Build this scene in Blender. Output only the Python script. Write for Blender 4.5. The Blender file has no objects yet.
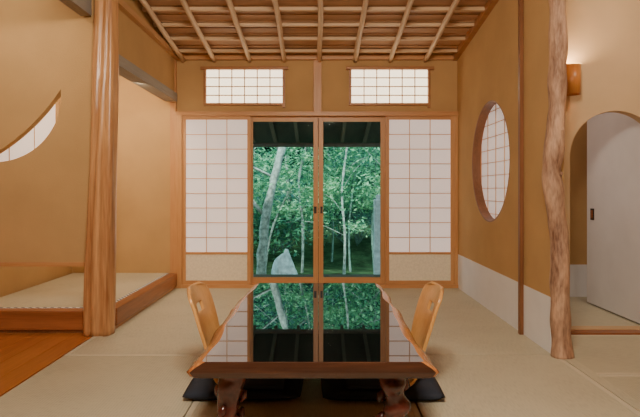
import bpy, bmesh, math, random
from mathutils import Vector, noise
random.seed(7)
S = bpy.context.scene
COL = S.collection
F = 545.0
D = 5.6

# ------------------------------------------------------------ materials
def newmat(name):
    m = bpy.data.materials.new(name); m.use_nodes = True
    nt = m.node_tree
    return m, nt, nt.nodes, nt.links, nt.nodes["Principled BSDF"]

def plain(name, col, rough=0.5, spec=0.5, metal=0.0, emit=None, es=0.0, nscale=None, namt=0.12, bump=0.0, bscale=200, stretch=(1,1,1)):
    m, nt, N, L, b = newmat(name)
    b.inputs["Base Color"].default_value = (*col, 1)
    b.inputs["Roughness"].default_value = rough
    b.inputs["Specular IOR Level"].default_value = spec
    b.inputs["Metallic"].default_value = metal
    if emit:
        b.inputs["Emission Color"].default_value = (*emit, 1)
        b.inputs["Emission Strength"].default_value = es
    tc = N.new("ShaderNodeTexCoord")
    mp = N.new("ShaderNodeMapping"); mp.inputs["Scale"].default_value = stretch
    L.new(tc.outputs["Object"], mp.inputs["Vector"])
    if nscale:
        n = N.new("ShaderNodeTexNoise"); n.inputs["Scale"].default_value = nscale
        n.inputs["Detail"].default_value = 6
        L.new(mp.outputs[0], n.inputs["Vector"])
        r = N.new("ShaderNodeValToRGB")
        r.color_ramp.elements[0].position = 0.3; r.color_ramp.elements[1].position = 0.7
        r.color_ramp.elements[0].color = (*[c*(1-namt) for c in col], 1)
        r.color_ramp.elements[1].color = (*[min(1, c*(1+namt)) for c in col], 1)
        L.new(n.outputs["Fac"], r.inputs[0]); L.new(r.outputs[0], b.inputs["Base Color"])
    if bump > 0:
        n2 = N.new("ShaderNodeTexNoise"); n2.inputs["Scale"].default_value = bscale
        L.new(mp.outputs[0], n2.inputs["Vector"])
        bp = N.new("ShaderNodeBump"); bp.inputs["Strength"].default_value = bump; bp.inputs["Distance"].default_value = 0.01
        L.new(n2.outputs["Fac"], bp.inputs["Height"]); L.new(bp.outputs[0], b.inputs["Normal"])
    return m

def wood(name, c1, c2, axis='Z', scale=6, rough=0.4, fine=22, spec=0.5, st=None, bump=0.12, lo=0.35, hi=0.65):
    m, nt, N, L, b = newmat(name)
    b.inputs["Roughness"].default_value = rough
    b.inputs["Specular IOR Level"].default_value = spec
    tc = N.new("ShaderNodeTexCoord"); mp = N.new("ShaderNodeMapping")
    if st is None: st = {'X': (0.06, 1, 1), 'Y': (1, 0.06, 1), 'Z': (1, 1, 0.06)}[axis]
    mp.inputs["Scale"].default_value = st
    L.new(tc.outputs["Object"], mp.inputs["Vector"])
    n = N.new("ShaderNodeTexNoise"); n.inputs["Scale"].default_value = scale; n.inputs["Detail"].default_value = 8
    n.inputs["Distortion"].default_value = 0.6
    L.new(mp.outputs[0], n.inputs["Vector"])
    n2 = N.new("ShaderNodeTexNoise"); n2.inputs["Scale"].default_value = fine*4; n2.inputs["Detail"].default_value = 4
    L.new(mp.outputs[0], n2.inputs["Vector"])
    mx = N.new("ShaderNodeMix"); mx.inputs[0].default_value = 0.35
    L.new(n.outputs["Fac"], mx.inputs[2]); L.new(n2.outputs["Fac"], mx.inputs[3])
    r = N.new("ShaderNodeValToRGB")
    r.color_ramp.elements[0].position = lo; r.color_ramp.elements[1].position = hi
    r.color_ramp.elements[0].color = (*c1, 1); r.color_ramp.elements[1].color = (*c2, 1)
    L.new(mx.outputs[0], r.inputs[0]); L.new(r.outputs[0], b.inputs["Base Color"])
    bp = N.new("ShaderNodeBump"); bp.inputs["Strength"].default_value = bump; bp.inputs["Distance"].default_value = 0.004
    L.new(n2.outputs["Fac"], bp.inputs["Height"]); L.new(bp.outputs[0], b.inputs["Normal"])
    return m

def tatami_mat(name, col, axis='X'):
    m, nt, N, L, b = newmat(name)
    b.inputs["Roughness"].default_value = 0.55
    b.inputs["Specular IOR Level"].default_value = 0.35
    tc = N.new("ShaderNodeTexCoord"); mp = N.new("ShaderNodeMapping")
    mp.inputs["Scale"].default_value = (1, 0.12, 1) if axis == 'X' else (0.12, 1, 1)
    L.new(tc.outputs["Object"], mp.inputs["Vector"])
    n = N.new("ShaderNodeTexNoise"); n.inputs["Scale"].default_value = 160; n.inputs["Detail"].default_value = 2
    L.new(mp.outputs[0], n.inputs["Vector"])
    n1 = N.new("ShaderNodeTexNoise"); n1.inputs["Scale"].default_value = 2.5
    L.new(tc.outputs["Object"], n1.inputs["Vector"])
    w = N.new("ShaderNodeTexWave"); w.wave_type = 'BANDS'; w.bands_direction = 'Y' if axis == 'X' else 'X'
    w.inputs["Scale"].default_value = 22; w.inputs["Distortion"].default_value = 0.4
    L.new(tc.outputs["Object"], w.inputs["Vector"])
    a = N.new("ShaderNodeMath"); a.operation = 'ADD'
    L.new(n.outputs["Fac"], a.inputs[0])
    ml = N.new("ShaderNodeMath"); ml.operation = 'MULTIPLY'; ml.inputs[1].default_value = 0.25
    L.new(w.outputs["Fac"], ml.inputs[0]); L.new(ml.outputs[0], a.inputs[1])
    a2 = N.new("ShaderNodeMath"); a2.operation = 'MULTIPLY_ADD'; a2.inputs[1].default_value = 0.6
    L.new(n1.outputs["Fac"], a2.inputs[0]); L.new(a.outputs[0], a2.inputs[2])
    r = N.new("ShaderNodeValToRGB")
    r.color_ramp.elements[0].position = 0.55; r.color_ramp.elements[1].position = 1.0
    r.color_ramp.elements[0].color = (*[c*0.80 for c in col], 1)
    r.color_ramp.elements[1].color = (*[min(1, c*1.1) for c in col], 1)
    L.new(a2.outputs[0], r.inputs[0]); L.new(r.outputs[0], b.inputs["Base Color"])
    bp = N.new("ShaderNodeBump"); bp.inputs["Strength"].default_value = 0.25; bp.inputs["Distance"].default_value = 0.003
    L.new(a.outputs[0], bp.inputs["Height"]); L.new(bp.outputs[0], b.inputs["Normal"])
    return m

M = {}
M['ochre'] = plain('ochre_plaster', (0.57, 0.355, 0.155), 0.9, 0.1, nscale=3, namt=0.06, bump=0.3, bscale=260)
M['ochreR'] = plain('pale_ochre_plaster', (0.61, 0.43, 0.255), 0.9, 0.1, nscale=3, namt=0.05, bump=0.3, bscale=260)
M['hinoki'] = wood('hinoki_wood', (0.52, 0.23, 0.08), (0.68, 0.36, 0.14), 'Z')
M['hinokiX'] = wood('hinoki_wood_x', (0.52, 0.23, 0.08), (0.68, 0.36, 0.14), 'X')
M['hinokiY'] = wood('hinoki_wood_y', (0.50, 0.25, 0.10), (0.64, 0.36, 0.16), 'Y')
M['grid'] = wood('shoji_lattice_wood', (0.66, 0.42, 0.25), (0.78, 0.54, 0.34), 'Z')
M['frame'] = wood('ranma_frame_wood', (0.34, 0.13, 0.04), (0.50, 0.22, 0.07), 'X')
M['post'] = wood('polished_post_wood', (0.26, 0.085, 0.025), (0.72, 0.38, 0.16), 'Z', scale=12, rough=0.28, lo=0.3, hi=0.6)
M['bark'] = wood('log_bark', (0.17, 0.075, 0.04), (0.60, 0.37, 0.24), 'Z', scale=14, rough=0.65, st=(1, 1, 0.22), bump=0.5, lo=0.34, hi=0.6)
M['dark'] = wood('dark_wood', (0.16, 0.06, 0.02), (0.30, 0.12, 0.05), 'Z')
M['kamachi'] = wood('kamachi_wood', (0.20, 0.06, 0.02), (0.40, 0.14, 0.05), 'Y', rough=0.3)
M['kamachiX'] = wood('kamachi_wood_x', (0.20, 0.06, 0.02), (0.40, 0.14, 0.05), 'X', rough=0.3)
M['greybeam'] = wood('grey_beam_wood', (0.32, 0.29, 0.25), (0.42, 0.38, 0.33), 'Y', rough=0.75, spec=0.15)
M['ceil'] = wood('ceiling_board_wood', (0.38, 0.19, 0.085), (0.57, 0.32, 0.16), 'X', scale=8, rough=0.6)
M['rafter'] = wood('rafter_wood', (0.66, 0.45, 0.27), (0.84, 0.64, 0.43), 'Y', scale=10, rough=0.5)
M['lath'] = wood('lath_wood', (0.62, 0.40, 0.22), (0.78, 0.56, 0.34), 'X', scale=10, rough=0.5)
M['floorwood'] = wood('wood_floor_boards', (0.34, 0.10, 0.022), (0.54, 0.19, 0.045), 'Y', scale=5, rough=0.3)
M['tatami'] = tatami_mat('tatami_straw', (0.55, 0.505, 0.37))
M['tatamiB'] = tatami_mat('tatami_straw_b', (0.51, 0.47, 0.34), 'Y')
M['heri'] = plain('tatami_border', (0.66, 0.60, 0.46), 0.8)
M['paper'] = plain('shoji_paper_glow', (0.88, 0.80, 0.76), 0.9, 0.05, emit=(1.0, 0.85, 0.79), es=0.42)  # weak emission in the paper stands in for daylight behind it
M['paperwarm'] = plain('transom_paper_glow', (0.9, 0.85, 0.72), 0.9, 0.05, emit=(1.0, 0.85, 0.60), es=2.5)  # strong warm emission imitates light coming through from behind
M['washi'] = plain('washi_panel', (0.88, 0.79, 0.62), 0.8, 0.1, nscale=45, namt=0.08)
M['whitelow'] = plain('white_koshibari', (0.84, 0.84, 0.86), 0.8, 0.1, nscale=5, namt=0.03)
M['white'] = plain('white_door', (0.72, 0.70, 0.69), 0.6, 0.2, nscale=4, namt=0.04)
M['lacquer'] = plain('black_lacquer', (0.004, 0.003, 0.003), 0.015, 0.9)
M['lacquer'].node_tree.nodes["Principled BSDF"].inputs["IOR"].default_value = 2.2
M['edge'] = wood('table_edge_wood', (0.26, 0.08, 0.025), (0.66, 0.28, 0.09), 'Y', scale=9, rough=0.2)
M['front'] = wood('table_front_wood', (0.035, 0.014, 0.009), (0.10, 0.038, 0.018), 'X', scale=9, rough=0.25)
M['leg'] = plain('lacquered_leg', (0.09, 0.020, 0.012), 0.25, 0.6, nscale=14, namt=0.6, bump=0.5, bscale=30)
M['chair'] = wood('bentwood', (0.58, 0.26, 0.07), (0.78, 0.42, 0.14), 'Z', scale=8, rough=0.3)
M['cushion'] = plain('dark_cushion', (0.032, 0.038, 0.055), 0.85, 0.2, bump=0.2, bscale=300)
M['copper'] = wood('sconce_wood', (0.40, 0.13, 0.03), (0.62, 0.25, 0.06), 'Z', rough=0.35)
M['bulb'] = plain('lamp_bulb', (1, 0.8, 0.5), 0.5, emit=(1, 0.72, 0.38), es=14)
M['black'] = plain('black_metal', (0.02, 0.015, 0.01), 0.4)
M['eave'] = wood('eave_wood', (0.07, 0.055, 0.05), (0.13, 0.10, 0.085), 'Y', rough=0.7)
M['eaveR'] = wood('eave_rafter_wood', (0.20, 0.15, 0.12), (0.30, 0.23, 0.18), 'Y', rough=0.7)
M['stone'] = plain('garden_stone', (0.55, 0.60, 0.60), 0.9, 0.1, nscale=14, namt=0.3, bump=0.6, bscale=25)
M['trunk'] = plain('tree_bark', (0.27, 0.32, 0.28), 0.9, 0.1, nscale=20, namt=0.5, bump=0.5, bscale=40)
M['thin'] = plain('sapling_bark', (0.17, 0.26, 0.22), 0.8, 0.1, nscale=20, namt=0.4)
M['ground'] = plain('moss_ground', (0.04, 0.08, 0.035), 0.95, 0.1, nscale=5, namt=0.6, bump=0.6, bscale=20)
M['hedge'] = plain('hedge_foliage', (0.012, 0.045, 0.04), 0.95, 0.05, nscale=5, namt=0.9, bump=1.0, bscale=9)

m, nt, N, L, b = newmat('patterned_border')
tc = N.new("ShaderNodeTexCoord"); ck = N.new("ShaderNodeTexChecker"); ck.inputs["Scale"].default_value = 38
ck.inputs["Color1"].default_value = (0.75, 0.75, 0.72, 1); ck.inputs["Color2"].default_value = (0.06, 0.09, 0.16, 1)
L.new(tc.outputs["Object"], ck.inputs["Vector"]); L.new(ck.outputs[0], b.inputs["Base Color"])
M['bluedot'] = m

m, nt, N, L, b = newmat('window_glass')
N.remove(b)
tr = N.new("ShaderNodeBsdfTransparent"); tr.inputs[0].default_value = (0.95, 0.98, 0.97, 1)
gl = N.new("ShaderNodeBsdfGlossy"); gl.inputs["Roughness"].default_value = 0.02
mx = N.new("ShaderNodeMixShader"); mx.inputs[0].default_value = 0.0006
L.new(tr.outputs[0], mx.inputs[1]); L.new(gl.outputs[0], mx.inputs[2])
L.new(mx.outputs[0], N["Material Output"].inputs[0])
M['glass'] = m

def leafmat(name, ca, cb):
    m, nt, N, L, b = newmat(name)
    b.inputs["Roughness"].default_value = 0.5
    geo = N.new("ShaderNodeNewGeometry")
    r = N.new("ShaderNodeValToRGB")
    r.color_ramp.elements[0].color = (*ca, 1); r.color_ramp.elements[1].color = (*cb, 1)
    L.new(geo.outputs["Random Per Island"], r.inputs[0]); L.new(r.outputs[0], b.inputs["Base Color"])
    t = N.new("ShaderNodeBsdfTranslucent"); L.new(r.outputs[0], t.inputs[0])
    mx = N.new("ShaderNodeMixShader"); mx.inputs[0].default_value = 0.4
    L.new(b.outputs[0], mx.inputs[1]); L.new(t.outputs[0], mx.inputs[2])
    L.new(mx.outputs[0], N["Material Output"].inputs[0])
    return m
M['leafA'] = leafmat('maple_leaves', (0.02, 0.17, 0.11), (0.24, 0.58, 0.30))
M['leafB'] = leafmat('bush_leaves', (0.01, 0.09, 0.075), (0.08, 0.33, 0.22))
M['leafC'] = leafmat('sunlit_leaves', (0.15, 0.48, 0.28), (0.55, 0.85, 0.50))  # sunlit brightness is put into the leaf colour

# ------------------------------------------------------------ builder
class B:
    def __init__(s, name):
        s.name = name; s.bm = bmesh.new(); s.mats = []
    def mi(s, k):
        if k not in s.mats: s.mats.append(k)
        return s.mats.index(k)
    def box(s, x0, x1, y0, y1, z0, z1, mat, z1b=None, bev=0.0):
        if z1b is None: z1b = z1
        bm2 = bmesh.new()
        v = [bm2.verts.new(p) for p in [(x0,y0,z0),(x1,y0,z0),(x1,y1,z0),(x0,y1,z0),(x0,y0,z1),(x1,y0,z1),(x1,y1,z1b),(x0,y1,z1b)]]
        for f in [(0,3,2,1),(4,5,6,7),(0,1,5,4),(1,2,6,5),(2,3,7,6),(3,0,4,7)]:
            bm2.faces.new([v[i] for i in f])
        if bev > 0:
            bmesh.ops.bevel(bm2, geom=bm2.edges[:], offset=bev, segments=2, affect='EDGES', profile=0.7)
        s.merge(bm2, mat)
    def hexa(s, pts, mat):
        bm2 = bmesh.new(); v = [bm2.verts.new(p) for p in pts]
        for f in [(0,3,2,1),(4,5,6,7),(0,1,5,4),(1,2,6,5),(2,3,7,6),(3,0,4,7)]: bm2.faces.new([v[i] for i in f])
        s.merge(bm2, mat)
    def merge(s, bm2, mat, smooth=False):
        k = s.mi(mat); mp = {}
        for v in bm2.verts: mp[v] = s.bm.verts.new(v.co)
        for f in bm2.faces:
            try: g = s.bm.faces.new([mp[v] for v in f.verts])
            except ValueError: continue
            g.material_index = k; g.smooth = smooth
        bm2.free()
    def tube(s, pts, rads, mat, seg=14, rough=0.0, nsc=4.0, cap=True):
        k = s.mi(mat); rings = []
        pts = [Vector(p) for p in pts]
        for i, p in enumerate(pts):
            a = pts[max(i-1, 0)]; c = pts[min(i+1, len(pts)-1)]
            t = (c-a).normalized()
            up = Vector((0, 1, 0)) if abs(t.y) < 0.9 else Vector((1, 0, 0))
            u = t.cross(up).normalized(); w = t.cross(u).normalized()
            ring = []
            for j in range(seg):
                an = 2*math.pi*j/seg
                d = u*math.cos(an)+w*math.sin(an)
                r = rads[i] if isinstance(rads, (list, tuple)) else rads
                q = p+d*r
                if rough: q = q+d*rough*noise.noise(q*nsc)
                ring.append(s.bm.verts.new(q))
            rings.append(ring)
        for i in range(len(rings)-1):
            for j in range(seg):
                f = s.bm.faces.new([rings[i][j], rings[i][(j+1)%seg], rings[i+1][(j+1)%seg], rings[i+1][j]])
                f.material_index = k; f.smooth = True
        if cap:
            for r in (rings[0][::-1], rings[-1]):
                f = s.bm.faces.new(r); f.material_index = k
    def panel(s, outline, holes, th, mapf, mat):
        cu = bpy.data.curves.new('tmp', 'CURVE'); cu.dimensions = '2D'; cu.fill_mode = 'BOTH'; cu.extrude = th/2
        for poly in [outline]+holes:
            sp = cu.splines.new('POLY'); sp.points.add(len(poly)-1); sp.use_cyclic_u = True
            for i, (a, c) in enumerate(poly): sp.points[i].co = (a, c, 0, 1)
        ob = bpy.data.objects.new('tmp', cu); COL.objects.link(ob)
        dg = bpy.context.evaluated_depsgraph_get()
        me = bpy.data.meshes.new_from_object(ob.evaluated_get(dg))
        bm2 = bmesh.new(); bm2.from_mesh(me)
        bmesh.ops.remove_doubles(bm2, verts=bm2.verts[:], dist=1e-5)
        for v in bm2.verts: v.co = Vector(mapf(v.co.x, v.co.y, v.co.z))
        s.merge(bm2, mat)
        bpy.data.objects.remove(ob); bpy.data.meshes.remove(me); bpy.data.curves.remove(cu)
    def done(s, recalc=True, parent=None):
        if recalc: bmesh.ops.recalc_face_normals(s.bm, faces=s.bm.faces[:])
        me = bpy.data.meshes.new(s.name); s.bm.to_mesh(me); s.bm.free()
        for k in s.mats: me.materials.append(M[k])
        ob = bpy.data.objects.new(s.name, me); COL.objects.link(ob)
        if parent: ob.parent = parent
        return ob

def zc(y): return 2.387+0.128*(D-y)
def smooth_path(ctrl, n):
    P = [Vector(c) for c in ctrl]; P = [2*P[0]-P[1]]+P+[2*P[-1]-P[-2]]
    out = []
    segs = len(P)-3
    for i in range(n+1):
        t = i/n*segs; k = min(int(t), segs-1); t -= k
        a, b_, c, d = P[k:k+4]
        out.append(0.5*((2*b_)+(c-a)*t+(2*a-5*b_+4*c-d)*t*t+(3*b_-a-3*c+d)*t**3))
    return out

XL, XR = -1.47, 1.41
FX0, FX1, FY0 = -3.3, 3.1, -1.6

# ------------------------------------------------------------ floor
b = B('floor')
b.box(FX0, FX1, FY0, D, -0.12, -0.045, 'dark')
def mat_(x0, x1, y0, y1, ax):
    g = 0.004
    b.box(x0+g, x1-g, y0+g, y1-g, -0.045, 0.0, 'tatami' if ax == 'Y' else 'tatamiB', bev=0.003)
    w = 0.030
    if ax == 'Y':
        b.box(x0+g, x0+w, y0+g, y1-g, -0.03, 0.0015, 'heri'); b.box(x1-w, x1-g, y0+g, y1-g, -0.03, 0.0015, 'heri')
    else:
        b.box(x0+g, x1-g, y0+g, y0+w, -0.03, 0.0015, 'heri'); b.box(x0+g, x1-g, y1-w, y1-g, -0.03, 0.0015, 'heri')
xl = -1.55
mat_(xl, -0.62, 3.32, D-0.04, 'Y')
mat_(-0.62, 0.5, 4.45, D-0.04, 'X'); mat_(-0.62, 0.5, 3.32, 4.45, 'X')
mat_(0.5, 1.44, 3.32, D-0.04, 'Y')
mat_(xl, -0.6, 1.5, 3.32, 'X'); mat_(-0.6, 0.45, 1.5, 3.32, 'Y'); mat_(0.45, 1.44, 1.5, 3.32, 'Y')
mat_(xl, -0.6, FY0, 1.5, 'Y'); mat_(-0.6, 0.45, FY0, 1.5, 'Y'); mat_(0.45, 1.44, FY0, 1.5, 'Y')
mat_(1.50, FX1, 2.95, 3.76, 'X'); mat_(1.50, FX1, 2.0, 2.95, 'X'); mat_(1.50, FX1, 0.2, 2.0, 'X'); mat_(1.50, FX1, FY0, 0.2, 'X')
b.box(1.44, 1.50, FY0, 3.78, -0.045, 0.004, 'tatami')
b.box(1.50, FX1, 3.86, D, -0.045, 0.0, 'tatamiB')
x = FX0
while x < xl-0.01:
    x2 = min(x+0.145, xl)
    b.box(x+0.001, x2-0.001, FY0, 3.84, -0.045, -0.002, 'floorwood', bev=0.0015)
    x = x2
b.done()

# ------------------------------------------------------------ tokonoma platform
b = B('tokonoma_platform')
PZ = 0.15
b.box(-2.54, XL-0.06, 3.90, D-0.01, 0.0, PZ-0.012, 'dark')
b.box(-2.53, XL-0.10, 3.95, D-0.01, PZ-0.012, PZ, 'tatamiB')
b.box(XL-0.10, XL-0.065, 3.90, D-0.04, PZ-0.012, PZ+0.001, 'bluedot')
b.box(-2.54, XL-0.10, 3.90, 3.945, PZ-0.012, PZ+0.001, 'bluedot')
b.box(XL-0.065, XL+0.02, 3.89, D-0.06, 0.03, PZ+0.006, 'kamachi', bev=0.012)
b.box(XL-0.06, XL, 3.89, D-0.06, 0.0, 0.03, 'hinokiY')
b.box(FX0, XL-0.15, 3.80, 3.90, 0.02, PZ+0.006, 'kamachiX', bev=0.012)
b.box(FX0, XL-0.15, 3.82, 3.90, -0.002, 0.02, 'dark')
b.done()

# ------------------------------------------------------------ walls
def px(x, d): return (x-320)/F*d
def pz(y, d): return 1-(y-190)/F*d
def X5(x): return (x-320)/F*D
def Z5(y): return 1-(y-190)/F*D

b = B('wall_back')
w0, w1 = X5(204)+0.015, X5(285)-0.015
w2, w3 = X5(349)+0.015, X5(430)-0.015
zt0, zt1 = Z5(104), Z5(69)
y0, y1 = D, D+0.08
top = zc(D)
for (a, c) in [(XL-0.05, w0), (w1, w2), (w3, XR+0.05)]:
    b.box(a, c, y0, y1, 1.80, top, 'ochre')
for (a, c) in [(w0, w1), (w2, w3)]:
    b.box(a, c, y0, y1, 1.80, zt0, 'ochre'); b.box(a, c, y0, y1, zt1, top, 'ochre')
b.done()

b = B('wall_alcove')
b.box(-2.63, XL-0.05, D, D+0.08, 0, zc(D), 'ochre')
b.done()
b = B('wall_recess')
def sidemap(x): return lambda u, v, w: (x+w, u, v)
b.panel([(3.93, 0.0), (D, 0.0), (D, zc(D)), (3.93, zc(3.93))], [[(4.15, 1.1), (5.35, 1.1), (5.35, 1.9), (4.15, 1.9)]], 0.08, sidemap(-2.59), 'ochre')
b.done()

b = B('wall_crescent')
yc = 3.87
def W(x, y): return (px(x, 3.84), pz(y, 3.84))
c0 = (-5, 96); R = 66
a0, a1 = math.radians(-6), math.radians(101)
outer = [(c0[0]+R*math.cos(a0+(a1-a0)*i/60), c0[1]+R*math.sin(a0+(a1-a0)*i/60)) for i in range(61)]
t1, t2 = Vector(outer[0]), Vector(outer[-1])
mid = Vector((26, 130)); ctrl = 2*mid-(t1+t2)/2
inner = [(1-t)**2*t2+2*t*(1-t)*ctrl+t*t*t1 for t in [i/50 for i in range(1, 50)]]
hole = [W(*p) for p in outer]+[W(p.x, p.y) for p in inner]
zb = pz(262, 3.84)
b.panel([(FX0, zb), (XL-0.09, zb), (XL-0.09, zc(yc)), (FX0, zc(yc))], [hole], 0.06, lambda u, v, w: (u, yc+w, v), 'ochre')
b.box(FX0, XL-0.12, 3.83, 3.91, zb-0.03, zb, 'hinokiX')
b.done()

b = B('wall_left_upper')
b.box(XL-0.07, XL-0.01, 3.86, D, 1.97, zc(3.86), 'ochre', z1b=zc(D))
b.done()
b = B('trim_1')
b.box(XL-0.10, XL+0.02, 3.86, D-0.06, 1.90, 1.98, 'greybeam')
b.done()
b = B('trim_2')
b.box(XL-0.03, XL+0.035, 3.86, D, 2.335, 2.385, 'hinokiY')
b.done()
b = B('trim_3')
b.box(-1.68, -1.60, FY0, 3.82, 2.22, 2.36, 'greybeam', bev=0.004)
b.done()
b = B('wall_left')
b.box(FX0-0.08, FX0, FY0, D+0.08, 0, zc(FY0), 'ochre', z1b=zc(D))
b.done()
b = B('wall_front')
b.box(FX0-0.08, FX1+0.08, FY0-0.08, FY0, 0, zc(FY0), 'ochre')
b.done()
b = B('wall_far_right')
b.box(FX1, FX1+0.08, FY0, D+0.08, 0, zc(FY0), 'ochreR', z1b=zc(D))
b.done()
b = B('wall_corridor')
b.box(XR+0.08, FX1, 5.12, 5.2, 0, zc(5.12), 'ochre')
b.box(XR+0.08, FX1, 5.10, 5.12, 0, 0.30, 'whitelow')
b.done()

b = B('wall_right')
RW0 = 3.33
circ = [(4.55+0.505*math.cos(2*math.pi*i/96), 1.238+0.505*math.sin(2*math.pi*i/96)) for i in range(96)]
b.panel([(RW0, 0.345), (D, 0.345), (D, zc(D)), (RW0, zc(RW0))], [circ], 0.08, sidemap(XR+0.04), 'ochre')
b.box(XR-0.002, XR+0.08, RW0, D, 0, 0.345, 'whitelow')
b.done()
b = B('trim_4')
b.box(XR-0.03, XR-0.003, 3.765, 3.80, 0, zc(3.8)-0.02, 'dark', bev=0.003)
b.done()
b = B('trim_5')
b.hexa([(XR-0.05, RW0, zc(RW0)-0.06), (XR, RW0, zc(RW0)-0.06), (XR, D, zc(D)-0.06), (XR-0.05, D, zc(D)-0.06),
        (XR-0.05, RW0, zc(RW0)), (XR, RW0, zc(RW0)), (XR, D, zc(D)), (XR-0.05, D, zc(D))], 'frame')
b.done()

b = B('wall_arch')
ax, az, ar = 2.09, 1.235, 0.325
arch = [(ax+ar*math.cos(math.pi*i/40), az+ar*math.sin(math.pi*i/40)) for i in range(41)]+[(ax-ar, 0.02), (ax+ar, 0.02)]
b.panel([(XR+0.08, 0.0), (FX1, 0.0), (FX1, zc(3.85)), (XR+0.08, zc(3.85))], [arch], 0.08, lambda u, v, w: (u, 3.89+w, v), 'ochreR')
b.done()
b = B('trim_6')
b.box(1.42, FX1, 3.77, 3.85, -0.04, 0.012, 'kamachiX')
b.box(XR, 1.50, RW0+0.06, 3.77, -0.04, 0.012, 'kamachi')
b.done()

b = B('door_5')
b.box(2.36, 2.40, 3.95, 4.82, 0.012, 1.64, 'white', bev=0.004)
b.box(2.355, 2.361, 4.69, 4.75, 0.74, 0.84, 'black', bev=0.003)
b.box(2.352, 2.358, 4.705, 4.735, 0.755, 0.825, 'kamachi')
b.done()

# ------------------------------------------------------------ ceiling
b = B('ceiling')
th = 0.06
x0, x1 = FX0-0.08, FX1+0.08
a, c = FY0-0.08, D+0.1
b.hexa([(x0,a,zc(a)),(x1,a,zc(a)),(x1,c,zc(c)),(x0,c,zc(c)),(x0,a,zc(a)+th),(x1,a,zc(a)+th),(x1,c,zc(c)+th),(x0,c,zc(c)+th)], 'ceil')
y = D
while y > 2.6:
    y2 = y-0.135; o = 0.012
    b.hexa([(XL,y2,zc(y2)-o),(XR-0.002,y2,zc(y2)-o),(XR-0.002,y-0.004,zc(y)-0.003),(XL,y-0.004,zc(y)-0.003),
          (XL,y2,zc(y2)),(XR-0.002,y2,zc(y2)),(XR-0.002,y-0.004,zc(y)),(XL,y-0.004,zc(y))], 'ceil')
    y = y2
for k in range(18):
    y = 5.42-0.30*k
    if y < FY0+0.1: break
    b.box(XL-0.0, XR-0.004, y-0.017, y+0.017, zc(y)-0.040, zc(y)-0.012, 'lath')
for k in range(-4, 5):
    X = 0.0+0.36*k
    if X > XR-0.1 or X < XL+0.02: continue
    if k == -4: X = -1.40
    pts = []; rr = []
    for i in range(25):
        y = FY0+0.05+(D-FY0-0.07)*i/24
        pts.append((X+0.012*noise.noise(Vector((k*7.1, y*1.2, 0))), y, zc(y)-0.040-0.022))
        rr.append(0.023+0.003*noise.noise(Vector((k*3.3, y*2, 4))))
    b.tube(pts, rr, 'rafter', seg=10)
b.done()
b = B('trim_7')
b.box(XL, XR, D-0.045, D-0.002, zc(D)-0.055, zc(D)-0.006, 'hinokiX')
b.done()

# ------------------------------------------------------------ back wall woodwork
b = B('trim_8')
b.box(XL+0.0, XR, D-0.055, D+0.08, 1.755, 1.80, 'hinokiX', bev=0.003)
b.box(X5(313.5), X5(321.5), D-0.02, D+0.01, 1.80, zc(D)-0.055, 'hinoki', bev=0.003)
b.box(XL-0.055, X5(183), D-0.055, D+0.02, 0.0, 1.755, 'hinoki', bev=0.003)
b.box(X5(453.5), XR-0.002, D-0.04, D+0.02, 0.0, 1.755, 'hinoki', bev=0.003)
b.box(XL-0.055, XL+0.0, D-0.055, D, 1.755, zc(D)-0.06, 'hinoki', bev=0.003)
b.box(XL, XR, D-0.05, D+0.10, -0.02, 0.035, 'hinokiX', bev=0.003)
b.done()

def shoji(name, x0, x1, z0, z1, y, ncol, nrow, zk, fw=0.035, tt=0.03):
    b = B(name)
    b.box(x0, x0+fw, y, y+tt, z0, z1, 'hinoki', bev=0.002); b.box(x1-fw, x1, y, y+tt, z0, z1, 'hinoki', bev=0.002)
    b.box(x0+fw, x1-fw, y, y+tt, z1-fw, z1, 'hinokiX'); b.box(x0+fw, x1-fw, y, y+tt, z0, z0+fw*1.1, 'hinokiX')
    zp = z0+fw
    if zk:
        b.box(x0+fw, x1-fw, y+0.006, y+tt-0.006, z0+fw, zk, 'washi')
        b.box(x0+fw, x1-fw, y, y+tt, zk, zk+0.022, 'hinokiX'); zp = zk+0.022
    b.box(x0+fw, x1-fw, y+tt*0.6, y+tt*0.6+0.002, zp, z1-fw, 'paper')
    g = 0.008
    for i in range(1, ncol):
        xx = x0+fw+(x1-x0-2*fw)*i/ncol
        b.box(xx-g/2, xx+g/2, y+0.006, y+tt*0.6, zp, z1-fw, 'grid')
    for j in range(1, nrow):
        zz = zp+(z1-fw-zp)*j/nrow
        b.box(x0+fw, x1-fw, y+0.008, y+tt*0.6, zz-g/2, zz+g/2, 'grid')
    return b.done()
shoji('door_1', X5(183), X5(251), 0.035, 1.755, D-0.03, 3, 9, Z5(254))
shoji('door_4', X5(385.5), X5(453.5), 0.035, 1.755, D-0.03, 3, 9, Z5(254))

def glassdoor(name, x0, x1, y, fl, fr):
    b = B(name); z0, z1 = 0.035, 1.755; tt = 0.03
    b.box(x0, x0+fl, y, y+tt, z0, z1, 'hinoki', bev=0.003); b.box(x1-fr, x1, y, y+tt, z0, z1, 'hinoki', bev=0.003)
    b.box(x0+fl, x1-fr, y, y+tt, z1-0.05, z1, 'hinokiX'); b.box(x0+fl, x1-fr, y, y+tt, z0, z0+0.065, 'hinokiX')
    b.box(x0+fl, x1-fr, y+0.013, y+0.017, z0+0.065, z1-0.05, 'glass')
    return b
b = glassdoor('door_2', X5(249), X5(318.2), D+0.012, 0.04, 0.05)
b.box(X5(314), X5(316.5), D+0.006, D+0.012, 0.76, 0.83, 'black'); b.done()
b = glassdoor('door_3', X5(318.6), X5(388), D+0.012, 0.048, 0.075)
b.box(X5(320.4), X5(322.6), D+0.006, D+0.012, 0.76, 0.83, 'black'); b.done()

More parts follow.
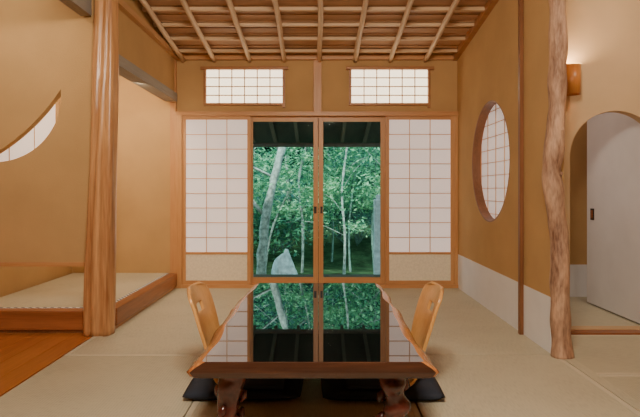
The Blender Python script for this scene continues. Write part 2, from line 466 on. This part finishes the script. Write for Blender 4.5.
def ranma(name, xa, xb):
    b = B(name); za, zb_ = Z5(104), Z5(69)
    t = 0.024
    b.box(xa-0.03, xb+0.035, D-0.045, D-0.002, zb_-0.012, zb_+0.018, 'frame', bev=0.006)
    b.box(xa, xb, D-0.025, D+0.02, za-t+0.008, za+0.008, 'frame', bev=0.003)
    b.box(xa, xa+t, D-0.025, D+0.02, za, zb_, 'frame'); b.box(xb-t, xb, D-0.03, D+0.02, za-0.04, zb_, 'frame')
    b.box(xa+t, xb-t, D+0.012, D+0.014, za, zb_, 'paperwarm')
    g = 0.010
    for i in range(1, 6):
        xx = xa+t+(xb-xa-2*t)*i/6
        b.box(xx-g/2, xx+g/2, D-0.002, D+0.012, za, zb_, 'grid')
    for j in range(1, 4):
        zz = za+(zb_-za)*j/4
        b.box(xa+t, xb-t, D-0.001, D+0.012, zz-g/2, zz+g/2, 'grid')
    b.done()
ranma('window_1', X5(204), X5(285)); ranma('window_2', X5(349), X5(430))

b = B('window_3')
Xw = XR+0.083
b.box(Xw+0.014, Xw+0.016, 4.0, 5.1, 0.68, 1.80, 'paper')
for (a, c) in [(3.98, 4.02), (5.08, 5.12)]:
    b.box(Xw, Xw+0.02, a, c, 0.66, 1.82, 'hinoki')
for (a, c) in [(0.66, 0.69), (1.79, 1.82)]:
    b.box(Xw, Xw+0.02, 4.02, 5.08, a, c, 'hinokiY')
for i in range(1, 5):
    y = 4.0+1.1*i/5
    b.box(Xw+0.006, Xw+0.014, y-0.003, y+0.003, 0.69, 1.79, 'grid')
for j in range(1, 10):
    z = 0.68+1.12*j/10
    b.box(Xw+0.007, Xw+0.014, 4.02, 5.08, z-0.003, z+0.003, 'grid')
b.done()
b = B('trim_9')
rim = [(4.55+0.505*math.cos(2*math.pi*i/96), 1.238+0.505*math.sin(2*math.pi*i/96)) for i in range(96)]
rin = [(4.55+0.493*math.cos(2*math.pi*i/96), 1.238+0.493*math.sin(2*math.pi*i/96)) for i in range(96)]
b.panel(rim, [rin], 0.075, sidemap(XR+0.038), 'dark')
b.done()

b = B('window_4')
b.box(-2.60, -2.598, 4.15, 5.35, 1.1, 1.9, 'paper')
for i in range(1, 3):
    y = 4.15+1.2*i/3; b.box(-2.598, -2.590, y-0.002, y+0.002, 1.1, 1.9, 'grid')
b.done()

# ------------------------------------------------------------ tokonoma post
b = B('tokonoma_post')
ctrl = [(-1.535, 3.80, 0.0, .104), (-1.53, 3.80, 0.35, .097), (-1.52, 3.80, 0.8, .092), (-1.51, 3.80, 1.3, .086), (-1.495, 3.80, 1.8, .080), (-1.49, 3.80, 2.3, .075), (-1.49, 3.80, zc(3.8)-0.02, .072)]
n = 60; seg = 48; rings = []
P3 = smooth_path([c[:3] for c in ctrl], n); R3 = smooth_path([(c[3], 0, 0) for c in ctrl], n)
k = b.mi('post')
for i in range(n+1):
    p = P3[i]; r = R3[i].x; ring = []
    for j in range(seg):
        an = 2*math.pi*j/seg
        ca, sa = math.cos(an), math.sin(an)
        q = 1/(abs(ca)**5+abs(sa)**5)**0.2
        rr = r*(0.55*q+0.45)
        rr *= 1+0.14*noise.noise(Vector((ca*1.6, sa*1.6, p.z*1.3)))
        for (a_, amp, wd, dep) in [(-0.30, .30, .13, .28), (0.35, .22, .09, .16)]:
            dg_ = an-(-math.pi/2+a_+amp*math.sin(p.z*1.7+a_*9)+2*math.pi)
            dg_ = (dg_+math.pi) % (2*math.pi)-math.pi
            rr *= 1-dep*math.exp(-(dg_/wd)**2)
        ring.append(b.bm.verts.new((p.x+rr*ca, p.y+rr*sa*0.8, p.z)))
    rings.append(ring)
for i in range(n):
    for j in range(seg):
        f = b.bm.faces.new([rings[i][j], rings[i][(j+1)%seg], rings[i+1][(j+1)%seg], rings[i+1][j]]); f.material_index = k; f.smooth = True
b.bm.faces.new(rings[0][::-1]); b.bm.faces.new(rings[-1])
b.done()

# ------------------------------------------------------------ natural log post
b = B('natural_log_post')
d = 3.27
cc = [(562, 0.0, .064), (561, 0.15, .059), (560, 0.35, .056), (559, 0.7, .053), (554, 1.0, .055), (552, 1.12, .054), (554, 1.28, .056), (557, 1.5, .051), (558, 1.75, .050), (557, 2.15, .051), (556, zc(d)-0.01, .051)]
n = 90
P3 = smooth_path([(px(c[0], d), d, c[1]) for c in cc], n); R3 = smooth_path([(c[2], 0, 0) for c in cc], n)
b.tube(P3, [r.x for r in R3], 'bark', seg=26, rough=0.014, nsc=7)
for (z, an, s) in [(1.1, -2.4, .022), (1.27, -0.6, .020), (0.62, -1.9, .018), (1.72, -1.2, .016), (0.3, -0.9, .018)]:
    i = int(z/zc(d)*n); p = Vector(P3[i]); dr = Vector((math.cos(an), math.sin(an), 0.3))
    b.tube([p+dr*0.02, p+dr*0.05, p+dr*0.058], [s*1.4, s, s*0.5], 'bark', seg=10, rough=0.01)
b.done()

# ------------------------------------------------------------ wall sconce
b = B('wall_sconce')
lx, ly, lz = px(571.5, 3.76), 3.76, pz(80, 3.76)
rr = 0.060; k = b.mi('copper'); seg = 32
r1, r2, r3, r4 = [], [], [], []
for j in range(seg):
    an = 2*math.pi*j/seg; ca, sa = math.cos(an), math.sin(an)
    r1.append(b.bm.verts.new((lx+rr*ca, ly+rr*sa, lz-0.10))); r2.append(b.bm.verts.new((lx+rr*ca, ly+rr*sa, lz+0.10)))
    r3.append(b.bm.verts.new((lx+(rr-.005)*ca, ly+(rr-.005)*sa, lz+0.10))); r4.append(b.bm.verts.new((lx+(rr-.005)*ca, ly+(rr-.005)*sa, lz-0.10)))
for A, C in ((r1, r2), (r2, r3), (r3, r4), (r4, r1)):
    for j in range(seg):
        f = b.bm.faces.new([A[j], A[(j+1)%seg], C[(j+1)%seg], C[j]]); f.material_index = k; f.smooth = True
b.tube([(lx, ly, lz-0.04), (lx, ly, lz-0.02), (lx, ly, lz+0.02), (lx, ly, lz+0.04)], [0.012, 0.022, 0.022, 0.012], 'bulb', seg=12)
b.box(lx-0.015, lx+0.015, ly+rr-0.006, 3.85, lz-0.02, lz+0.02, 'black')
b.box(lx-0.006, lx+0.006, ly, ly+rr, lz-0.006, lz+0.006, 'black')
b.done(recalc=True)

# ------------------------------------------------------------ table
b = B('low_table')
cx = -0.03; ty0, ty1 = 2.03, 3.75; Zt = 0.36
NS = 60
def outline(hw, ey, sd, wob):
    pts = []
    def wv(y, s, sg):
        base = 0.024*noise.noise(Vector((s, y*1.8, 0)))+0.013*noise.noise(Vector((s, y*5, 3)))
        e0 = (y-(ty0-ey)); e1 = ((ty1+ey)-y); cr = 0.014
        c = 0
        for e in (e0, e1):
            if e < cr: c += cr-math.sqrt(max(0, cr*cr-(cr-e)**2))
        flare = 0.018*((ty1-y)/(ty1-ty0)-0.5)
        return base*wob-c+flare
    for i in range(NS+1):
        t = 0.5-0.5*math.cos(math.pi*i/NS); y = ty1+ey-(ty1-ty0+2*ey)*t
        pts.append((cx-hw-wv(y, sd, -1), y))
    for i in range(1, 12):
        xa = cx-hw-wv(ty0-ey, sd, -1); xb = cx+hw+wv(ty0-ey, sd+9, 1)
        pts.append((xa+(xb-xa)*i/12, ty0-ey))
    for i in range(NS+1):
        t = 0.5-0.5*math.cos(math.pi*i/NS); y = ty0-ey+(ty1-ty0+2*ey)*t
        pts.append((cx+hw+wv(y, sd+9, 1), y))
    for i in range(1, 12):
        xa = cx-hw-wv(ty1+ey, sd, -1); xb = cx+hw+wv(ty1+ey, sd+9, 1)
        pts.append((xb+(xa-xb)*i/12, ty1+ey))
    return pts
layers = [(0.412, 0.0, Zt, 1.3), (0.421, 0.004, Zt-0.003, 1.3), (0.450, 0.008, Zt-0.022, 1.1), (0.468, 0.010, Zt-0.038, 1.0), (0.456, 0.006, Zt-0.054, 1.0), (0.43, 0.0, Zt-0.062, 1.0)]
rings = []
for (hw, ey, z, wob) in layers:
    rings.append([b.bm.verts.new((x, y, z)) for x, y in outline(hw, ey, 1.3, wob)])
kt, ke, kf = b.mi('lacquer'), b.mi('edge'), b.mi('front')
f = b.bm.faces.new(rings[0]); f.material_index = kt
f = b.bm.faces.new(rings[-1][::-1]); f.material_index = kf
NN = len(rings[0])
for i in range(len(rings)-1):
    for j in range(NN):
        A = rings[i]; C = rings[i+1]
        f = b.bm.faces.new([A[j], C[j], C[(j+1)%NN], A[(j+1)%NN]])
        side = j < NS or (NS+12 <= j < 2*NS+12)
        f.material_index = ke if side else kf; f.smooth = side
b.box(cx-0.36, cx+0.36, ty0+0.14, ty0+0.17, Zt-0.10, Zt-0.058, 'front')
b.box(cx-0.36, cx+0.36, ty1-0.17, ty1-0.14, Zt-0.10, Zt-0.058, 'front')
for (X, Y) in [(cx-0.325, ty0+0.15), (cx+0.325, ty0+0.15), (cx-0.325, ty1-0.15), (cx+0.325, ty1-0.15)]:
    sx = 1 if X > cx else -1
    path = smooth_path([(X, Y, Zt-0.058), (X-0.006*sx, Y, 0.24), (X+0.01*sx, Y, 0.14), (X, Y, 0.06), (X+0.01*sx, Y, 0.0)], 30)
    rad = [0.056+0.010*math.cos(i/30*2*math.pi)+0.006*math.sin(i*0.9) for i in range(31)]
    b.tube(path, rad, 'leg', seg=22, rough=0.03, nsc=13)
    for q in range(6):
        an = random.uniform(0, 6.28); z = 0.05+0.04*q
        c = Vector((X+0.05*math.cos(an), Y+0.05*math.sin(an), z))
        b.tube([c-Vector((0.01, 0, 0.025)), c, c+Vector((0.01, 0, 0.025))], [0.008, 0.02, 0.008], 'leg', seg=8, rough=0.006, nsc=20)
b.done()

# ------------------------------------------------------------ cushions & chairs
def cushion(name, X, Y, h=0.275):
    bm2 = bmesh.new(); n = 24; top = {}; bot = {}
    for i in range(n+1):
        for j in range(n+1):
            u = -1+2*i/n; v = -1+2*j/n
            e = (1-u**6)*(1-v**6)
            s = 1-0.03*(abs(u)**2*abs(v)**2)
            z = 0.028*max(e, 0)**0.5
            z -= 0.006*math.exp(-(u*u+v*v)/0.02)
            x, y = X+u*h*s, Y+v*h*s
            top[i, j] = bm2.verts.new((x, y, 0.03+z))
            bot[i, j] = top[i, j] if i in (0, n) or j in (0, n) else bm2.verts.new((x, y, 0.03-0.030*max(e, 0)**0.4))
    for i in range(n):
        for j in range(n):
            bm2.faces.new([top[i, j], top[i+1, j], top[i+1, j+1], top[i, j+1]])
            bm2.faces.new([bot[i, j], bot[i, j+1], bot[i+1, j+1], bot[i+1, j]])
    b = B(name); b.merge(bm2, 'cushion', True)
    return b.done()
cushion('floor_cushion', -0.37, 2.83, 0.285); cushion('floor_cushion.001', 0.30, 2.83, 0.295)

def zaisu(name, X, Y, sgn, z0=0.06):
    prof = smooth_path([(0.34, 0, 0.004), (0.25, 0, 0.004), (0.16, 0, 0.004), (0.06, 0, 0.008), (0.012, 0, 0.03), (-0.004, 0, 0.08), (-0.024, 0, 0.17), (-0.050, 0, 0.27), (-0.08, 0, 0.37), (-0.115, 0, 0.45)], 60)
    def wid(t):
        if t < 0.35: return 0.18
        if t < 0.55: return 0.18-0.055*math.sin((t-0.35)/0.2*math.pi/2)
        u = (t-0.55)/0.45
        w = 0.125+0.065*math.sin(min(u/0.65, 1)*math.pi/2)-0.02*max(0, u-0.65)
        if u > 0.84: w -= 0.08*(1-math.sqrt(max(0, 1-((u-0.84)/0.16)**2)))
        return w
    n = 60; mcol = 20
    V = {}
    b = B(name); kc = b.mi('chair'); kk = b.mi('cushion')
    for i in range(n+1):
        p = prof[i]; w = wid(i/n)
        for j in range(mcol+1):
            v = -1+2*j/mcol
            bow = -0.03*(1-v*v) if i > 30 else -0.03*(1-v*v)*max(0, (i-20)/10) if i > 20 else 0
            V[i, j] = b.bm.verts.new((X+sgn*(p.x+bow), Y+v*w, z0+p.z))
    for i in range(n):
        for j in range(mcol):
            if 50 <= i < 53 and 7 <= j < 13: continue
            f = b.bm.faces.new([V[i, j], V[i+1, j], V[i+1, j+1], V[i, j+1]])
            f.smooth = True; f.material_index = kk if i < 22 else kc
    ob = b.done()
    md = ob.modifiers.new('thick', 'SOLIDIFY'); md.thickness = 0.016; md.offset = 0
    bv = ob.modifiers.new('bev', 'BEVEL'); bv.width = 0.003; bv.segments = 2; bv.limit_method = 'ANGLE'
    return ob
zaisu('legless_chair', -0.51, 2.74, 1, 0.068)
zaisu('legless_chair.001', 0.465, 2.74, -1, 0.068)

# ------------------------------------------------------------ added pendant above the viewer, unseen, for room fill
b = B('added_fill_lamp')
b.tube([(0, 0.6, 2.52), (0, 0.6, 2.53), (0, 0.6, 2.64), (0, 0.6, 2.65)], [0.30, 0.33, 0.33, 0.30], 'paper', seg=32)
b.tube([(0, 0.6, 2.65), (0, 0.6, zc(0.6)-0.002)], [0.01, 0.01], 'black', seg=8)
b.done()

# ------------------------------------------------------------ garden
b = B('eave_roof')
def ze(y): return 2.06-(y-5.72)*0.235
def slab(b, x0, x1, ya, yb, off0, off1, mat):
    b.hexa([(x0,ya,ze(ya)+off0),(x1,ya,ze(ya)+off0),(x1,yb,ze(yb)+off0),(x0,yb,ze(yb)+off0),(x0,ya,ze(ya)+off1),(x1,ya,ze(ya)+off1),(x1,yb,ze(yb)+off1),(x0,yb,ze(yb)+off1)], mat)
slab(b, -3, 3, 5.72, 7.5, 0, 0.05, 'eave')
for k in range(-9, 10):
    slab(b, k*0.30-0.02, k*0.30+0.02, 5.72, 7.52, -0.05, 0, 'eaveR')
b.tube([(-3, 7.25, ze(7.25)-0.10), (3, 7.25, ze(7.25)-0.10)], 0.03, 'eaveR', seg=12)
b.box(-3, 3, 5.69, 5.72, 1.8, 2.5, 'eave')
b.done()
b = B('veranda')
for k in range(6):
    b.box(-3, 3, 5.74+k*0.12, 5.74+k*0.12+0.116, -0.04, 0.0, 'eave')
for X in (-2.6, -1.3, 1.3, 2.6):
    b.box(X-0.04, X+0.04, 6.25, 6.33, -0.5, -0.04, 'eave')
b.done()

bm2 = bmesh.new(); b = B('garden_ground')
n = 50; V = {}
for i in range(n+1):
    for j in range(n+1):
        x = -14+28*i/n; y = 5.72+16*j/n
        z = -0.5+0.18*noise.noise(Vector((x*0.6, y*0.6, 0)))*min(1, (y-5.7)/2)+max(0, y-9.5)*0.09
        V[i, j] = bm2.verts.new((x, y, z))
for i in range(n):
    for j in range(n): bm2.faces.new([V[i, j], V[i+1, j], V[i+1, j+1], V[i, j+1]])
b.merge(bm2, 'ground', True); b.done()

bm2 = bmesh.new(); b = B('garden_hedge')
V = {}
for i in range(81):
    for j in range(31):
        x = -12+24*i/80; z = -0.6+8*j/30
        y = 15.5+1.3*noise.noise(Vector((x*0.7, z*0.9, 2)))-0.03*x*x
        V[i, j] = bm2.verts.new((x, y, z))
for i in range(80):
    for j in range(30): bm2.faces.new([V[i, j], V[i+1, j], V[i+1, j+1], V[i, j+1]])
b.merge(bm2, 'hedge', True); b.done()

def rock(name, c, s, seed, pointy=0.0):
    bm2 = bmesh.new(); bmesh.ops.create_icosphere(bm2, subdivisions=4, radius=1)
    for v in bm2.verts:
        p = v.co.copy(); r = 1+0.35*noise.noise(p*1.3+Vector((seed, 0, 0)))+0.08*noise.noise(p*4+Vector((seed, 0, 0)))
        if p.z > 0:
            p.x *= 1-pointy*p.z; p.y *= 1-pointy*p.z
        v.co = Vector((c[0]+p.x*r*s[0], c[1]+p.y*r*s[1], c[2]+p.z*r*s[2]))
    b = B(name); b.merge(bm2, 'stone', True); return b.done()
rock('garden_boulder', (-0.55, 8.5, -0.36), (0.24, 0.22, 0.42), 3, 0.55)

b = B('stone_pillar')
b.box(0.80, 0.95, 8.0, 8.17, -0.55, 0.86, 'stone', bev=0.02)
b.box(0.83, 0.92, 8.03, 8.14, 0.86, 0.93, 'stone', bev=0.02)
b.done()

def tree(name, trunk, r0, mat, nb=6, blen=1.4, seed=0):
    rnd = random.Random(seed)
    b = B(name); n = 26
    P = smooth_path(trunk, n)
    b.tube(P, [r0*(1-0.6*i/n) for i in range(n+1)], mat, seg=10, rough=r0*0.5, nsc=5)
    tips = []
    for q in range(nb):
        i = rnd.randint(int(n*0.3), n-2); p = Vector(P[i])
        an = rnd.uniform(0, 6.28); L_ = blen*rnd.uniform(0.5, 1)
        dr = Vector((math.cos(an), math.sin(an)*0.6, rnd.uniform(0.3, 1.0))).normalized()
        c = [p, p+dr*L_*0.4+Vector((0, 0, 0.05)), p+dr*L_*0.75, p+dr*L_+Vector((0, 0, rnd.uniform(-.2, .2)))]
        Q = smooth_path(c, 8); rb = r0*0.32*(1-0.5*i/n)
        b.tube(Q, [rb*(1-0.75*k/8) for k in range(9)], mat, seg=6)
        tips += [Vector(Q[k]) for k in (4, 6, 8)]
    tips += [Vector(P[-1]), Vector(P[-4])]
    return b, tips
def add_leaves(b, centers, n, spread, size, mat, rnd, flat=0.5):
    k = b.mi(mat)
    for _ in range(n):
        c = rnd.choice(centers)
        p = c+Vector((rnd.gauss(0, spread), rnd.gauss(0, spread), rnd.gauss(0, spread*flat)))
        s = size*rnd.uniform(0.6, 1.3)
        a = Vector((rnd.gauss(0, 1), rnd.gauss(0, 1), rnd.gauss(0, 0.5))).normalized()
        w = a.cross(Vector((rnd.gauss(0, 0.5), rnd.gauss(0, 0.5), 1))).normalized()
        v = [b.bm.verts.new(q) for q in (p-a*s, p+w*s*0.45, p+a*s, p-w*s*0.45)]
        f = b.bm.faces.new(v); f.material_index = k
def P8(x, y, d): return (px(x, d), d, pz(y, d))
trees = [
 ([P8(260, 300, 8.2), P8(262, 250, 8.2), P8(270, 200, 8.25), P8(279, 160, 8.3), P8(287, 120, 8.5), P8(280, 60, 8.8), P8(300, -20, 9)], 0.085, 'trunk', 9, 1.6, 1500, .40),
 ([P8(301, 300, 9.4), P8(303, 230, 9.4), P8(299, 180, 9.4), P8(309, 130, 9.5), P8(318, 40, 9.7)], 0.028, 'trunk', 7, 1.2, 1400, .32),
 ([P8(262, 300, 9.9), P8(272, 230, 9.9), P8(300, 170, 10), P8(318, 120, 10), P8(340, 40, 10)], 0.024, 'trunk', 7, 1.2, 1400, .32),
 ([P8(343, 300, 9.0), P8(345, 240, 9.0), P8(342, 190, 9.0), P8(348, 130, 9.1), P8(345, 40, 9.2)], 0.026, 'trunk', 7, 1.2, 1400, .32),
 ([P8(352, 300, 9.8), P8(349, 230, 9.8), P8(356, 170, 9.9), P8(366, 120, 10), P8(390, 40, 10)], 0.022, 'thin', 7, 1.2, 1400, .32),
 ([P8(330, 300, 11), P8(333, 220, 11), P8(328, 160, 11), P8(331, 60, 11)], 0.024, 'thin', 7, 1.3, 1500, .4),
 ([P8(377, 300, 10), P8(372, 230, 10), P8(376, 160, 10), P8(370, 60, 10)], 0.024, 'thin', 8, 1.4, 1500, .4),
 ([P8(236, 300, 9.5), P8(240, 220, 9.5), P8(250, 150, 9.5), P8(247, 60, 9.5)], 0.05, 'trunk', 8, 1.4, 1500, .4),
 ([P8(410, 300, 9.5), P8(405, 220, 9.5), P8(395, 150, 9.5), P8(400, 60, 9.5)], 0.05, 'trunk', 8, 1.4, 1500, .4),
 ([P8(285, 300, 12), P8(290, 220, 12), P8(286, 150, 12), P8(290, 60, 12)], 0.05, 'trunk', 9, 1.6, 1500, .5),
]
for i, (tp, r0, mt, nb, bl, nl, sp) in enumerate(trees):
    b, tips = tree('garden_tree' if i == 0 else 'garden_tree.%03d' % i, tp, r0, mt, nb, bl, i*13+1)
    rn = random.Random(i)
    low = [Vector(tp[1])+Vector((rn.uniform(-.9, .9), rn.uniform(-.2, .6), rn.uniform(0.1, 1.6))) for _ in range(6)]
    add_leaves(b, tips, nl, sp, 0.045, 'leafA', rn)
    if i:
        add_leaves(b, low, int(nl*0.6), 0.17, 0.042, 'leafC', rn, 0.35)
    b.done(recalc=False)
rnd = random.Random(99)
for i in range(14):
    b = B('garden_bush' if i == 0 else 'garden_bush.%03d' % i)
    X = rnd.uniform(-3.5, 3.5); Y = rnd.uniform(10.0, 13)
    base = Vector((X, Y, -0.35+max(0, Y-9.5)*0.09)); cs = []
    for q in range(9):
        t = base+Vector((rnd.uniform(-.9, .9), rnd.uniform(-.5, .5), rnd.uniform(0.2, 1.6)*(1 if Y < 11 else 1.8)))
        b.tube([base, (base+t)/2+Vector((0, 0, .1)), t], [0.014, 0.010, 0.005], 'thin', seg=5); cs += [t, (t+base)/2+Vector((0, 0, .1))]
    add_leaves(b, cs, 1500, 0.24, 0.05, 'leafB' if i % 2 else 'leafA', rnd)
    b.done(recalc=False)

# ------------------------------------------------------------ lights
def area(name, loc, target, sx, sy, power, col):
    l = bpy.data.lights.new(name, 'AREA'); l.shape = 'RECTANGLE'; l.size = sx; l.size_y = sy; l.energy = power; l.color = col
    o = bpy.data.objects.new(name, l); COL.objects.link(o); o.location = loc
    o.rotation_euler = (Vector(target)-Vector(loc)).to_track_quat('-Z', 'Y').to_euler()
    return o
warm = (1.0, 0.85, 0.67)
area('fill_light', (0, 0.6, 2.50), (0, 2.4, 0.8), 0.6, 0.6, 155, warm)  # fill light added for the room, just under the unseen pendant
area('tokonoma_light', (-1.66, 4.75, 2.02), (-2.2, 5.3, 0.6), 0.08, 1.2, 20, (1.0, 0.80, 0.55))
def point(name, loc, power, col, r=0.05):
    l = bpy.data.lights.new(name, 'POINT'); l.energy = power; l.color = col; l.shadow_soft_size = r
    o = bpy.data.objects.new(name, l); COL.objects.link(o); o.location = loc
point('sconce_light', (lx, ly-0.0, lz+0.07), 9, (1.0, 0.74, 0.45), 0.02)
point('corridor_light', (2.0, 4.4, 2.3), 5, (1.0, 0.92, 0.85), 0.1)
def spot(name, loc, target, power, ang, col):
    l = bpy.data.lights.new(name, 'SPOT'); l.energy = power; l.color = col; l.spot_size = math.radians(ang); l.spot_blend = 1; l.shadow_soft_size = 0.08
    o = bpy.data.objects.new(name, l); COL.objects.link(o); o.location = loc
    o.rotation_euler = (Vector(target)-Vector(loc)).to_track_quat('-Z', 'Y').to_euler()
spot('downlight_left', (-2.2, 3.0, 2.6), (-2.1, 3.9, 1.7), 40, 90, warm)
spot('downlight_right', (2.2, 2.6, 2.7), (2.1, 3.9, 1.6), 42, 100, warm)
sun = bpy.data.lights.new('sun', 'SUN'); sun.energy = 9.0; sun.angle = 0.15; sun.color = (0.9, 1.0, 0.92)
so = bpy.data.objects.new('sun', sun); COL.objects.link(so); so.rotation_euler = (math.radians(42), 0, math.radians(-20))

w = bpy.data.worlds.new('world'); S.world = w; w.use_nodes = True
bg = w.node_tree.nodes['Background']; bg.inputs[0].default_value = (0.50, 0.85, 0.95, 1); bg.inputs[1].default_value = 3.0

# ------------------------------------------------------------ camera
cd = bpy.data.cameras.new('camera'); cam = bpy.data.objects.new('camera', cd); COL.objects.link(cam)
cd.sensor_width = 36; cd.sensor_fit = 'HORIZONTAL'; cd.lens = F/640*36
cd.shift_y = -18.5/640
cam.location = (0, 0, 1.0); cam.rotation_euler = (math.radians(90), 0, 0)
S.camera = cam
